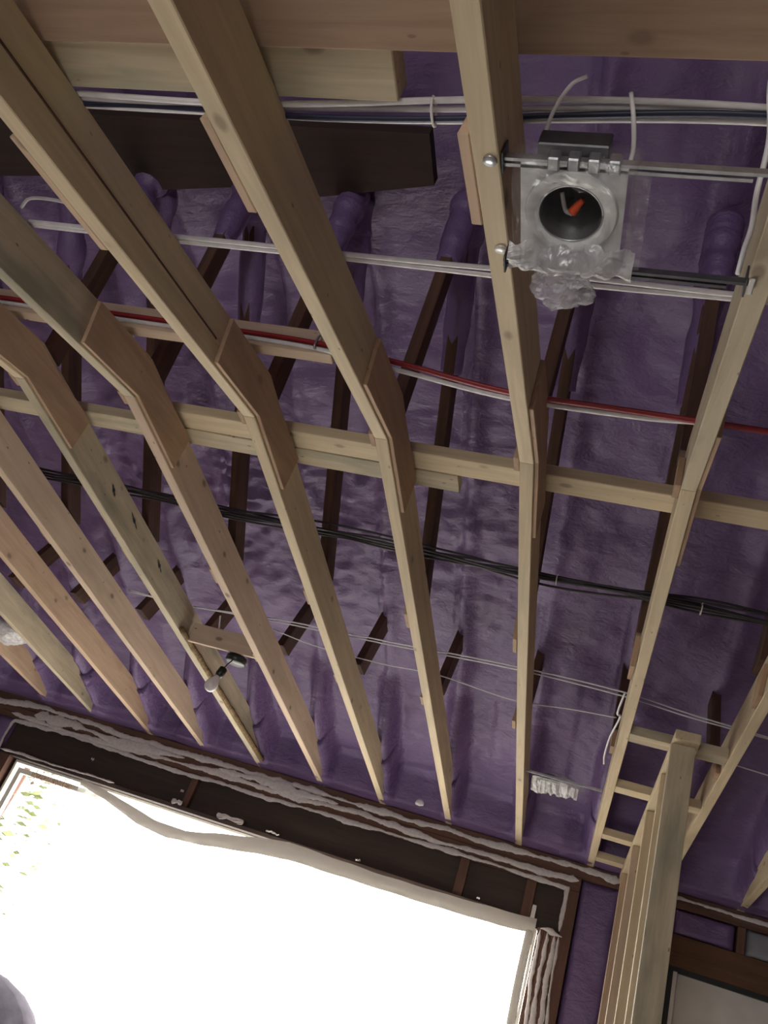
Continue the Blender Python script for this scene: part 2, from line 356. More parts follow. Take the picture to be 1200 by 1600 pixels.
# ------------------------------------------------------------------ ceiling joists
joist_info = {
 -2: ('tan', 'tan', 'pale ceiling joist at the far right edge, ending over the grey covered window'),
 -1: ('tan', 'tan', 'pale kinked ceiling joist just right of the stud partition, holding the ladder blocking'),
 0: ('grey', 'tan', 'kinked ceiling joist holding the right ends of the recessed light hanger bars'),
 1: ('tan', 'tan', 'nearly vertical kinked ceiling joist on the left side of the plastic-wrapped recessed light'),
 2: ('tan', 'tan', 'kinked ceiling joist with a wide brown side, first left of the recessed light joist'),
 3: ('tan', 'pink', 'kinked ceiling joist with a long seam along its upper side, right end of the bulb block'),
 4: ('grey', 'pink', 'kinked joist with weathered grey-green upper board and knotty plywood gusset'),
 5: ('tan', 'grey', 'weathered grey joist with black cracks and bark edge beside the bare bulb'),
 6: ('pink', 'pink', 'smooth pinkish-tan ceiling joist, first left of the joist with bark edge'),
 7: ('pink', 'orange', 'pinkish ceiling joist with large brown knots, second left of the bark-edged joist'),
 8: ('grey', 'grey', 'greyish tan ceiling joist buried in foam, right of the left-edge light fixture'),
 9: ('orange', 'orange', 'orange-tan ceiling joist in the far left corner below the wrapped light fixture'),
 10: ('tan', 'tan', 'last short end of ceiling joist at the left edge of the window wall'),
}
# bulb block spans J5-J4, so labels of joists 3 and 4 refer to what the photo shows
joist_info[3] = ('tan', 'tan', 'kinked joist with a long dark seam along its brown upper side')
joist_info[4] = ('grey', 'pink', 'kinked joist with weathered grey-green upper board, right of the bare bulb')
wend = {0: .012, 1: .008, 2: -.004, 3: -.016, 4: -.008, 5: -.02, 6: -.012, 7: -.02, 8: -.03, 9: .01}
for k, (mu, ml, lab) in joist_info.items():
    x = jx(k) + JT / 2; t = empty('ceiling_joist', (x, KY, KZ), lab, 'joist', 'kinked ceiling joists')
    mt = JD * math.tan(math.radians(9))
    lo = board('lower_member', (x, KY, KZ), (x + wend.get(k, 0), WY, zbot(WY)), JT, JD, ml, t, cut0=-mt)
    up_end = -.15
    board('upper_member', (x, up_end, zbot(up_end)), (x, KY, KZ), JT, JD, mu, t, cut1=mt)
    # plywood gusset on the right face
    ga, gb = 1.46, 2.095; o = .008
    cu, cl = math.cos(math.radians(15)), math.cos(math.radians(3))
    poly = [(ga, zbot(ga) + o), (KY, KZ + o), (gb + .0, zbot(gb) + o), (gb - .0, ztop(gb) - .004), (1.83, ztop(1.9) - .004 - .012), (KY - .05, ztop(KY - .05) - .006), (ga - .035, ztop(ga - .035) - .004)]
    gp = prism_yz('gusset_plate', poly, jx(k) + JT, jx(k) + JT + .012, 'ply', t, grain=(1, .15))
    tag(gp, 'brown plywood gusset over the kink')
    if k == 3:
        a0 = (x + JT / 2 + .001, up_end, zbot(up_end) + .075); a1 = (x + JT / 2 + .001, 1.42, zbot(1.42) + .06)
        s = board('seam_batten', a0, a1, .004, .0035, 'old', t, bevel=0); tag(s, 'dark seam between the two stacked boards')
    if k == 5:
        bk = []
        for i in range(26):
            y = 3.36 + i * (5.0 - 3.36) / 25
            bk.append((x + JT / 2 - .002, y, zbot(y) + .012 + .006 * noise.noise(V((i * .9, 1, 1)))))
        tag(tube('bark_edge', bk, .013, 'bark', t, seg=6, n=2, rfun=lambda s_: 1 + .35 * noise.noise(V((s_ * 30, 0, 3)))), 'rough yellow-brown bark left on the edge')
        for (yy, zz, ll) in ((2.63, .09, .09), (2.95, .085, .07), (2.42, .08, .05)):
            pts = [(x + JT / 2 + .0005, yy - ll / 2, zbot(yy) + zz + .015), (x + JT / 2 + .0005, yy, zbot(yy) + zz), (x + JT / 2 + .0005, yy + ll / 2, zbot(yy) + zz - .014)]
            tag(tube('crack', pts, .006, 'black', t, seg=6, n=5, rfun=lambda s_: max(.12, math.sin(math.pi * s_)) * (1 + .4 * math.sin(s_ * 17)), flat=.25), 'black split in the wood')

# ------------------------------------------------------------------ old roof truss webs (dark struts) behind the joists
def strut(k, kind, label):
    TH = .038; x = jx(k) + .004
    if kind == 'A': dy, dz = -.749, .662; yb, zb_ = 2.755, 1.440; Ln = 1.36; dep = .085; ct = .80; sy0, sy1 = 2.72, 2.82; c0 = -.096
    elif kind == 'B': dy, dz = .40, .916; yb, zb_ = 3.64, 1.415; Ln = .60; dep = .11; ct = None; sy0, sy1 = 3.42, 3.50; c0 = .048
    else: dy, dz = -.12, .99; yb, zb_ = 1.79, 1.49; Ln = .86; dep = .07; ct = .58; sy0, sy1 = 1.74, 1.80; c0 = -.01
    a = V((x, yb, zb_)); b_ = a + V((0, dy, dz)) * Ln; up = V((0, dz, -dy))
    o = tag(board('roof_strut', a, b_, TH, dep, 'old', None, up=up, cut0=c0), label, 'strut', 'old dark roof struts')
    # lighter cut end nailed against the left face of the joist
    tw = .016
    poly = [(sy0, zbot(sy0) + .004), (sy1, zbot(sy1) + .004), (sy1 + dy * .10, zbot(sy1) + .085), (sy0 + dy * .10, zbot(sy0) + .085)]
    eb = prism_yz('cut_end', poly, jx(k) - tw, jx(k) - .0005, 'oldend', o, grain=(dy, dz)); tag(eb, 'lighter cut end against the joist')
    if ct:
        cpts = [a + V((0, dy, dz)) * (ct + (Ln - ct) * i / 6) + up * dep * .5 for i in range(7)]
        tag(tube('foam_coating', cpts, .048, 'foam', o, seg=12, n=6, rfun=lambda s_: (.80 + .20 * min(1, s_ * 2.5)) * (1 if s_ < .8 else 1.15) * (1 + .35 * noise.noise(V((s_ * 5, k, 2))))), 'purple foam sprayed over the upper end')
    return o
anchor = {-1: 'the partition joist', 0: 'the joist right of the wrapped light', 1: 'the joist left of the wrapped light',
          2: 'the second joist left of the light', 3: 'the long-seamed joist', 4: 'the grey-green joist', 5: 'the bark-edged joist',
          6: 'the smooth pinkish-tan joist', 7: 'the large-knotted joist', 8: 'the foam-buried greyish joist'}
for k in range(-1, 9):
    strut(k, 'A', 'long dark sloping roof strut on ' + anchor[k])
    strut(k, 'B', 'short dark strut near the window wall on ' + anchor[k])
    if k <= 5: strut(k, 'C', 'steep dark strut at the kink of ' + anchor[k])
# short cut-off scabs on the upper members
for k, y0_, y1_ , lab in ((1, .655, .84, 'short orange scab block left of the joist beside the recessed light'), (2, .655, .86, 'short orange scab block near the top on the joist left of the recessed light'),
                         (3, .72, 1.02, 'thin orange scab strip on the left edge of the long-seamed joist')):
    x = jx(k) - .010
    tag(board('scab_block', (x, y0_, zbot(y0_) + .003), (x, y1_, zbot(y1_) + .0), .018, .085, 'orange', cut0=.03, cut1=.02), lab, 'wood block')

# ------------------------------------------------------------------ boards lying on the joists
tag(board('joist_runner', (-1.62, 2.018, 1.476), (3.0, 2.018, 1.476), .085, .038, 'tan'), 'long pale runner board across the joists at the plywood kinks', 'runner board')
tag(board('joist_runner', (-4.5, 2.105, 1.474), (-.535, 2.105, 1.474), .085, .038, 'grey'), 'second runner beside the first, its sawn end left of the recessed light joist', 'runner board')
tag(board('wire_runner', (-3.6, 1.606, 1.462), (-.86, 1.606, 1.462), .038, .085, 'pink'), 'runner board on edge carrying the stapled red cable', 'runner board')
tag(board('ridge_board', (-4.5, .545, 1.185), (3.0, .545, 1.185), .15, .06, 'reddish'), 'wide reddish board across the top of the view above the joists', 'beam')
tag(board('ridge_board', (-3.0, .665, 1.20), (-.47, .665, 1.20), .085, .05, 'grey'), 'yellowish board with a stained sawn end beside the wide reddish one', 'beam')
# dark old plank along the foam near the ridge
dp = empty('ridge_plank', (-1.8, 1.6, 2.30), 'very dark old plank set in the purple foam behind the upper joists', 'plank')
def prism_xy(name, poly, z0_, z1_, mat, parent):
    o0 = W3((poly[0][0], poly[0][1], z0_)); bm = bmesh.new()
    A = [bm.verts.new((x - poly[0][0], y - poly[0][1], 0)) for x, y in poly]; B = [bm.verts.new((v.co.x, v.co.y, z1_ - z0_)) for v in A]
    n = len(poly); bm.faces.new(A); bm.faces.new(B[::-1])
    for i in range(n): bm.faces.new((A[i], B[i], B[(i + 1) % n], A[(i + 1) % n]))
    bmesh.ops.recalc_face_normals(bm, faces=bm.faces)
    return link(name, mesh_from(bm), mat, parent, Matrix.Translation(o0))
for poly in ([(-.81, 1.45), (-.81, 1.63), (-1.40, 1.74), (-1.40, 1.45)], [(-1.401, 1.45), (-1.401, 1.68), (-2.05, 1.755), (-2.05, 1.45)],
             [(-2.051, 1.45), (-2.051, 1.69), (-2.75, 1.745), (-2.75, 1.45)], [(-2.751, 1.45), (-2.751, 1.69), (-4.4, 1.73), (-4.4, 1.45)]):
    prism_xy('plank_board', poly, 2.295, 2.335, 'darkplank', dp)

# ------------------------------------------------------------------ window wall framing
for i, zz in enumerate((1.012, 1.050, 1.089, 1.127)):
    nm = ('lowest', 'second', 'third', 'topmost')[i]
    tag(box('top_plate', (XL, 5.13 - .002 * (i % 2), zz), (XR if i > 1 else .098, 5.235, zz + .0375), 'redbrown'), nm + ' of the stacked red-brown plates above the big window header', 'wall plate', 'stacked plates on the window wall')
tag(box('window_header', (-3.75, 5.185, .78), (.03, 5.234, 1.011), 'header'), 'dark brown header boards above the big bright window', 'header')
tag(box('header_ledge', (-3.62, 5.10, .775), (-.10, 5.184, .80), 'header'), 'dark ledge strip along the top of the big window', 'ledge')
for xx, w_, lab in ((-2.33, .045, 'left cripple stud crossing the dark header'), (-.555, .055, 'middle cripple stud in the header near the right end'), (-.165, .055, 'right cripple stud beside the small gap of daylight')):
    tag(box('cripple_stud', (xx - w_ / 2, 5.14, .801), (xx + w_ / 2, 5.184, 1.011), 'redbrown'), lab, 'stud')
tag(box('wall_stud', (.034, 5.125, -H), (.098, 5.23, 1.011), 'redbrown'), 'dark stud between the sealant-striped jamb studs and purple foam', 'stud')
for i, (xa, xb) in enumerate(((-.083, -.047), (-.046, -.009), (-.008, .033))):
    tag(box('jamb_stud', (xa, 5.13, -H), (xb, 5.23, .776), 'redbrown'), ('first', 'second', 'third')[i] + ' sealant-striped jamb stud right of the bright window', 'stud', 'jamb studs')
tag(box('wall_stud', (-3.75, 5.13, -H), (-3.64, 5.23, .779), 'redbrown'), 'dark stud at the left side of the bright window', 'stud')
tag(box('wall_stud', (.325, 5.13, -H), (.40, 5.23, 1.088), 'redbrown'), 'dark stud behind the partition end on the window wall', 'stud')
tag(box('wall_stud', (.56, 5.13, -H), (.60, 5.23, .955), 'redbrown'), 'dark jamb stud at the left of the grey covered window', 'stud')
tag(box('window_header', (.60, 5.13, .80), (2.5, 5.23, .955), 'brownhdr'), 'brown header beam above the grey covered window', 'header')
tag(box('cripple_stud', (.925, 5.13, .956), (.965, 5.23, 1.088), 'redbrown'), 'short cripple stud above the brown header at the right edge', 'stud')
def foamblock(lo, hi, lab, seed, mat='foam', cat='spray foam'):
    rows = []; nx = max(8, int((hi[0] - lo[0]) / .02)); nz = max(8, int((hi[2] - lo[2]) / .03))
    for i in range(nx + 1):
        r = []
        for j in range(nz + 1):
            u, v_ = i / nx, j / nz; e = min(1, min(u, 1 - u) * 8, min(v_, 1 - v_) * 12 + .2)
            xx = lo[0] + (hi[0] - lo[0]) * u; zz = lo[2] + (hi[2] - lo[2]) * v_
            r.append((xx, hi[1] - (hi[1] - lo[1]) * (.35 + .65 * e ** .5) + .012 * noise.noise(V((xx * 9, zz * 5, seed))), zz))
        rows.append(r)
    return tag(grid('foam_infill', rows, mat, thick=.02), lab, cat)
foamblock((.099, 5.14, -H), (.324, 5.20, 1.088), 'tall purple foam strip between studs right of the bright window', 1)
foamblock((.401, 5.14, -H), (.559, 5.20, 1.011), 'purple foam bay hidden beside the partition at the wall', 4)
foamblock((.60, 5.13, .957), (.924, 5.19, 1.088), 'small purple foam panel above the brown header', 2)
foamblock((.966, 5.12, .957), (1.36, 5.19, 1.088), 'grey-blue insulation patch above the brown header at the right edge', 3, 'greybatt', 'insulation')
foamblock((XL, 5.14, -H), (-3.751, 5.20, 1.011), 'purple foam bay left of the bright window', 6)
# sealant beads
def bead(pts, r, lab, seed, seg=8, flat=.6, n=10):
    P = smoothpts(pts, 2); Q = []
    for p, q in zip(P, P[1:]):
        m_ = max(1, int((q - p).length / .012)); Q += [p.lerp(q, t / m_) for t in range(m_)]
    Q.append(P[-1]); rows = []; acc = 0
    for i, p in enumerate(Q):
        t = (Q[min(i + 1, len(Q) - 1)] - Q[max(i - 1, 0)]).normalized(); nrm = V((-t.z, 0, t.x))
        acc += .012
        def wd(o): return r * max(.28, .95 + 1.1 * noise.noise(V((acc * 3.5, seed * 3.7, o))) + .75 * noise.noise(V((acc * 14, seed * 3.7, o))) + .35 * noise.noise(V((acc * 50, seed, o))))
        e = min(1, i / 3, (len(Q) - 1 - i) / 3) * .9 + .1
        a_, b_ = wd(1) * e, wd(6) * e; h_ = .006 + .003 * noise.noise(V((acc * 20, seed, 9)))
        rows.append([p + nrm * a_ + V((0, .003, 0)), p + nrm * a_ * .8 - V((0, h_ * .7, 0)), p + nrm * a_ * .3 - V((0, h_, 0)), p - nrm * b_ * .3 - V((0, h_, 0)), p - nrm * b_ * .8 - V((0, h_ * .7, 0)), p - nrm * b_ + V((0, .003, 0))])
    return tag(grid('sealant_bead', rows, 'bead'), lab, 'sealant', 'grey sealant beads')
b1 = [(-4.2, 1.10), (-3.917, 1.098), (-3.612, 1.125), (-3.3, 1.128), (-2.872, 1.105), (-2.401, 1.112), (-1.942, 1.113), (-1.507, 1.119), (-1.09, 1.119), (-.694, 1.128), (-.312, 1.129), (.052, 1.137), (.31, 1.128)]
bead([(x, 5.128, z) for x, z in b1], .018, 'uppermost wavy grey sealant bead along the plates over the big window', 1)
b2 = [(-3.794, 1.04), (-3.23, 1.03), (-2.836, 1.04), (-2.364, 1.05), (-1.918, 1.06), (-1.568, 1.058), (-1.239, 1.070), (-.908, 1.060), (-.671, 1.053), (-.296, 1.063), (.084, 1.07)]
bead([(x, 5.128, z) for x, z in b2], .017, 'middle grey sealant bead along the stacked plates', 2)
b3 = [(-3.754, .70), (-3.754, .85), (-3.752, .98), (-3.70, 1.003), (-3.539, 1.008), (-3.23, 1.010), (-2.819, 1.0), (-2.342, .996), (-1.808, 1.005), (-1.466, 1.011), (-1.157, 1.013), (-.665, 1.020), (-.285, 1.018), (.0, 1.016), (.03, 1.004), (.032, .899), (.030, .785)]
bead([(x, 5.128, z) for x, z in b3], .0125, 'lowest grey sealant bead framing the dark header', 3)
bead([(-3.705, 5.098, .792), (-3.558, 5.098, .80), (-3.299, 5.098, .798), (-3.105, 5.098, .803), (-2.817, 5.098, .806)], .008, 'short sealant bead on the ledge at the upper left of the window', 4)
bead([(.42, 5.128, 1.135), (.61, 5.128, 1.14), (.85, 5.127, 1.137), (1.1, 5.128, 1.14), (1.6, 5.128, 1.137)], .010, 'thin grey sealant bead along the plates right of the partition', 9)
b5 = [(-3.62, 1.066), (-3.3, 1.078), (-3.0, 1.07), (-2.7, 1.075), (-2.45, 1.085)]
bead([(x, 5.126, z) for x, z in b5], .026, 'thick grey sealant smear on the plates at the left end', 5)
b6 = [(-2.2, 1.085), (-1.95, 1.09), (-1.7, 1.09), (-1.5, 1.092), (-1.38, 1.09)]
bead([(x, 5.124, z) for x, z in b6], .036, 'thickest grey sealant smear above the middle of the window', 6)
for i, (xt, xb) in enumerate(((-.068, -.048), (-.030, -.014), (.010, .025), (.032, .058))):
    pts = [(xt, 5.127, .768), (xt + .004, 5.126, .66), (xt - .004 + (xb - xt) * .4, 5.127, .5), (xb, 5.127, .3), (xb + .004, 5.127, 0), (xb, 5.127, -.6), (xb, 5.127, -1.4)]
    bead(pts, (.012, .013, .012, .007)[i], ('first', 'second', 'third', 'thin fourth')[i] + ' vertical sealant stripe counted from the bright window edge', 10 + i)
bead([(-.07, 5.125, .772), (-.03, 5.125, .779), (.01, 5.125, .768), (.05, 5.125, .762)], .014, 'grey sealant smear capping the striped jamb studs', 20)
for i, (x_, z_, sx_, sz_, rt, lab) in enumerate(((-2.36, .812, .075, .035, 0, 'grey crumpled scrap at the foot of the left cripple stud'), (-1.99, .815, .19, .035, .02, 'long grey foil scrap on the ledge under the header'),
        (-1.70, .812, .09, .012, 0, 'thin pale foam scrap on the ledge'), (-2.40, .90, .022, .018, 0, 'tiny grey foam spot left of the left cripple stud'), (-3.09, .918, .022, .012, 0, 'tiny pale foam spot on the header near the upper left'),
        (-1.15, .812, .03, .010, 0, 'small pale chip on the window ledge'), (-.43, .816, .02, .012, 0, 'small pale chip near the middle cripple stud'))):
    rows = [[(x_ + sx_ * (u - .5) * (1 - .2 * abs(v_ - .5)), 5.099 if z_ < .87 else 5.186, z_ + sz_ * (v_ - .5) * (.75 + .5 * noise.noise(V((u * 3, i, 0)))) + .01 * noise.noise(V((u * 4, i, 7)))) for v_ in (0, .33, .67, 1)] for u in [j / 8 for j in range(9)]]
    rows = [[(p[0], p[1] - .004 - .008 * abs(noise.noise(V((p[0] * 60, p[2] * 60, 1)))), p[2]) for p in r] for r in rows]
    tag(grid('foam_scrap', rows, 'bead' if i in (0, 1, 3) else 'white', thick=.004, smooth=False), lab, 'scrap')
# gap of daylight at the window corner, painted as a solid white wedge
tag(prism_yz('daylight_wedge', [(5.12, .79), (5.128, .88), (5.135, .79)], -.135, -.112, 'white'), 'small white wedge painted as the daylight gap at the upper right corner of the big window', 'scrap')
tag(tube('foam_scrap', [(-.90, 4.98, 1.19), (-.875, 4.975, 1.20), (-.85, 4.98, 1.195)], .014, 'white', seg=7, rfun=lambda s_: .5 + math.sin(math.pi * s_)), 'small white patch on the purple foam above the window', 'scrap')

# ------------------------------------------------------------------ windows
w1 = empty('window_1', (-1.85, 5.25, WB_), None, None); w1['kind'] = 'structure'
def frame(parent, x0_, x1_, zb_, zt_, y0_, y1_, t_, mat):
    bm = bmesh.new()
    addbox(bm, (x0_, y0_, zb_), (x0_ + t_, y1_, zt_)); addbox(bm, (x1_ - t_, y0_, zb_), (x1_, y1_, zt_))
    addbox(bm, (x0_ + t_, y0_, zt_ - t_), (x1_ - t_, y1_, zt_)); addbox(bm, (x0_ + t_, y0_, zb_), (x1_ - t_, y1_, zb_ + t_))
    return link('window_frame', mesh_from(bm), mat, parent)
frame(w1, WX0 + .002, WX1 - .002, WB_, WT - .002, 5.19, 5.30, .014, 'vinyl')
sash = frame(w1, -3.585, -2.925, WB_ + .03, WT - .04, 5.21, 5.25, .032, 'vinyl'); sash.name = 'sash'
w2 = empty('window_2', (1.5, 5.2, -1.0), None, None); w2['kind'] = 'structure'
frame(w2, .61, 2.4, -1.0, .799, 5.14, 5.22, .026, 'black').name = 'window_frame'
box('casing', (.632, 5.128, -1.0), (.652, 5.16, .776), 'greyboard', w2)
box('cover_panel', (.652, 5.16, -1.0), (2.38, 5.18, .775), 'greyboard', w2)

# translucent sheet hung inside the big window, with a sagging hem
hem_top = [(-3.013, .765), (-2.852, .745), (-2.643, .71), (-2.437, .669), (-2.21, .664), (-2.011, .707), (-1.773, .753), (-1.577, .785), (-1.286, .777), (-.968, .77), (-.591, .778), (-.303, .79), (-.099, .799)]
hem_bot = [(-2.988, .735), (-2.799, .698), (-2.527, .625), (-2.315, .606), (-2.062, .63), (-1.742, .679), (-1.542, .701), (-1.26, .704), (-.947, .706), (-.572, .712), (-.285, .722), (-.106, .736)]
def interp(tab, x):
    for (a, za), (b_, zb_) in zip(tab, tab[1:]):
        if x <= b_: 
            t = max(0, (x - a) / (b_ - a)); return za + (zb_ - za) * t
    return tab[-1][1]
sh = empty('plastic_sheet', (-1.5, 5.06, -1.4), 'clear plastic sheet with a sagging grey hem hung over the big bright window', 'plastic sheet')
rows = []; rows2 = []
N = 150
for i in range(N + 1):
    x = -3.01 + (2.915) * i / N; zb_ = interp(hem_bot, x); zt_ = interp(hem_top, x)
    yo = 5.055 + .010 * math.sin(x * 23) + .012 * noise.noise(V((x * 5, 0, 0)))
    rows.append([(x, yo + .012 * noise.noise(V((x * 7, j * .4, 2))) * min(1, j / 2), zb_ + (-1.35 - zb_) * j / 14) for j in range(15)])
    rows2.append([(x, yo - .012 * math.sin(math.pi * j / 6) + .006 * noise.noise(V((x * 16, j * .5, 6))), zt_ + (zb_ - .012 - zt_) * j / 6) for j in range(7)])
grid('sheet_body', rows, 'poly', sh)
tag(grid('hem', rows2, 'hem', sh), 'grey folded hem of the sheet')
rows = [[(-.098 - .045 * u + .006 * noise.noise(V((z_ * 3, u, 0))), 5.05 - .012 * math.sin(u * math.pi), z_) for u in (0, .33, .67, 1)] for z_ in [.735 - .1 * j for j in range(21)]]
tag(grid('side_hem', rows, 'hem', sh), 'folded right edge of the sheet')
# a gathered cloth at the top left of the window
rows = []
for i in range(61):
    u = i / 60; x = -3.40 + .30 * u
    rows.append([(x + .01 * j / 8, 5.10 + .022 * math.sin(u * 34) + .01 * noise.noise(V((u * 5, j * .2, 0))), .735 - (.09 + .03 * math.sin(u * 9 + 1)) * j / 8 + .01 * math.sin(u * 3)) for j in range(9)])
tag(grid('cloth', rows, 'clothfab'), 'gathered faded brown cloth hanging at the upper left corner of the bright window', 'cloth')

# outdoors: ground, shrub
struct(box('ground', (-14, 5.6, -H - .3), (10, 16, -H - .2), 'concrete', bevel=0))
sb = empty('shrub', (-5.3, 7.2, -H), 'leafy green shrub outside, seen in the upper left corner of the bright window', 'shrub')
bm = bmesh.new(); rr = random.Random(3)
for i in range(2600):
    c = V((rr.gauss(0, .42), rr.gauss(0, .35), rr.uniform(.6, 3.6) + H * 0)); s_ = rr.uniform(.03, .075)
    q = Matrix.Rotation(rr.uniform(0, 6.28), 3, 'Z') @ Matrix.Rotation(rr.uniform(-1.2, 1.2), 3, 'X')
    vs = [bm.verts.new(c + q @ V(p) * s_) for p in ((-1, 0, 0), (0, -.5, .1), (1, 0, 0), (0, .5, .1))]; bm.faces.new(vs)
tag(link('foliage', mesh_from(bm), 'leaf', sb, Matrix.Translation(W3((-5.3, 7.2, -H)))), None, None)
for dx_, dy_ in ((0, 0), (.3, .1), (-.3, .15)):
    tube('stem', [(-5.3 + dx_ * .2, 7.2, -H - .2), (-5.3 + dx_, 7.2 + dy_, .2), (-5.3 + dx_ * 1.4, 7.2 + dy_, 1.9)], .03, 'redbrown', sb)

# ------------------------------------------------------------------ stud partition at the right
pt_x0, pt_x1 = .290, .368
plate_z = 1.205
tag(board('partition_plate', (.335, 3.10, zbot(3.10) - .040), (.335, 5.12, zbot(5.12) - .040), .089, .038, 'tan'), 'sloping top plate of the stud partition running to the window wall', 'wall plate')
for i, y in enumerate((3.14, 3.45, 3.90, 4.42, 4.92)):
    lab = ('front stud of the partition, widest with a grey stain', 'second partition stud from the front', 'middle stud of the partition row', 'fourth partition stud from the front', 'last partition stud against the window wall')[i]
    wx = .0 if i else .006
    tag(box('partition_stud', (pt_x0 - wx, y, -H), (pt_x1 + wx * .4, y + .038, zbot(y) - .041), ('grey', 'tan', 'tan', 'pink', 'orange')[i]), lab, 'stud', 'partition studs')
for i, (y, m_) in enumerate(((3.25, 'grey'), (3.83, 'tan'), (4.52, 'tan'), (4.93, 'tan'))):
    lab = ('nearest ladder block on top of the front partition stud', 'second ladder block between the two joists over the partition', 'third ladder block between the two joists over the partition', 'last ladder block close to the window wall')[i]
    tag(board('ladder_block', (jx(0) + JT + .001, y + .045, zbot(y)+.001), (jx(-1) - .001, y + .045, zbot(y)+.001), .085, .038, m_), lab, 'wood block', 'ladder blocks over the partition')

# block with a bare bulb
tag(board('bulb_block', (jx(5) + JT + .001, 3.46, 1.252), (jx(4) - .001, 3.46, 1.252), .019, .095, 'pink'), 'thin pinkish board between two joists holding the bare bulb', 'wood block')
lt = empty('pendant_bulb', (-1.64, 3.47, 1.25), 'bare frosted bulb in a black socket hanging from the thin board', 'lamp')
lathe('junction_box', (-1.64, 3.50, 1.218), (0, 0, 1), [(.046, 0), (.05, .004), (.05, .03), (.046, .034)], 'black', lt, 12)
tube('cord', [(-1.645, 3.475, 1.22), (-1.65, 3.455, 1.19), (-1.657, 3.45, 1.165)], .003, 'black', lt)
sk = lathe('socket', (-1.655, 3.452, 1.168), (-.25, -.02, -.95), [(.012, 0), (.02, .006), (.02, .04), (.016, .048)], 'black', lt, 12)
bprof = [(.013, 0), (.015, .012)] + [(.015 + (.031 - .015) * (math.sin(t / 6 * math.pi / 2)), .012 + .04 * t / 6) for t in range(1, 7)] + [(.031 * math.cos(t / 6 * math.pi / 2), .052 + .031 * math.sin(t / 6 * math.pi / 2)) for t in range(1, 7)]
lathe('bulb', (-1.667, 3.451, 1.122), (-.25, -.02, -.95), bprof, 'bulb', sk, 20)

# ------------------------------------------------------------------ recessed lights in plastic
def crumple(name, c, sx, sy, sz, mat, parent, seed, amp=.25, axis=None):
    bm = bmesh.new(); bmesh.ops.create_icosphere(bm, subdivisions=4, radius=1)
    for v in bm.verts:
        p = v.co.copy(); d = 1 + amp * noise.turbulence(p * 1.1 + V((seed, 0, 0)), 4, False) + amp * .6 * abs(noise.noise(p * 3 + V((0, seed, 0)))) - amp * .5
        v.co = V((p.x * sx, p.y * sy, p.z * sz)) * d
    return link(name, mesh_from(bm), mat, parent, Matrix.Translation(W3(c)), False)
def can_light(x0_, x1_, y0_, y1_, z_, label, detail=True):
    t = empty('recessed_light', ((x0_ + x1_) / 2, (y0_ + y1_) / 2, z_), label, 'recessed light')
    cx_, cy_ = (x0_ + x1_) / 2, (y0_ + y1_) / 2
    # mounting plate with a round hole
    bm = bmesh.new(); n = 32; r_ = .048; inner = []; outer = []
    hx, hy = (x1_ - x0_) / 2, (y1_ - y0_) / 2
    for i in range(n):
        a = 2 * math.pi * i / n; c_, s_ = math.cos(a), math.sin(a); k_ = min(hx / max(abs(c_), 1e-6), hy / max(abs(s_), 1e-6))
        inner.append(bm.verts.new((c_ * r_, s_ * r_, 0))); outer.append(bm.verts.new((c_ * k_, s_ * k_, 0)))
    for i in range(n): bm.faces.new((inner[i], inner[(i + 1) % n], outer[(i + 1) % n], outer[i]))
    bmesh.ops.recalc_face_normals(bm, faces=bm.faces); bmesh.ops.solidify(bm, geom=list(bm.faces), thickness=.0015)
    link('mounting_plate', mesh_from(bm), 'platemetal', t, Matrix.Translation(W3((cx_, cy_, z_))))
    lathe('can', (cx_, cy_, z_ - .006), (0, 0, 1), [(.0475, .0), (.0475, .04), (.044, .044), (.0, .044), (.0, .038), (.044, .036), (.0445, .0), (.0475, .0)], 'caninner', t, 32, False)
    lathe('trim_flange', (cx_, cy_, z_ - .0075), (0, 0, 1), [(.066, .001), (.068, .004), (.047, .004), (.048, 0), (.066, .001)], 'platemetal', t, 32, False)
    tube('trim_ring', [(cx_ + .047 * math.cos(a * math.pi / 12), cy_ + .047 * math.sin(a * math.pi / 12), z_ - .006) for a in range(25)], .002, 'steel', t, n=2)
    if detail:
        tube('socket_wire', [(cx_ - .02, cy_ - .01, z_ + .03), (cx_ - .012, cy_ + .012, z_ + .02), (cx_ + .0, cy_ + .010, z_ + .008)], .0035, 'cable', t)
        tube('wire_connector', [(cx_ + .000, cy_ + .006, z_ + .006), (cx_ + .014, cy_ - .014, z_ + .010)], .0075, 'orangecap', t, rfun=lambda s_: 1 - .4 * s_)
        box('junction_box', (x0_ + .02, y0_ - .020, z_ + .016), (x1_ - .03, y0_ + .0, z_ + .05), 'darksteel', t)
    return t
zc = 1.062
t = can_light(-.243, -.093, .705, .855, zc, 'recessed light can wrapped in clear plastic between two joists near the top')
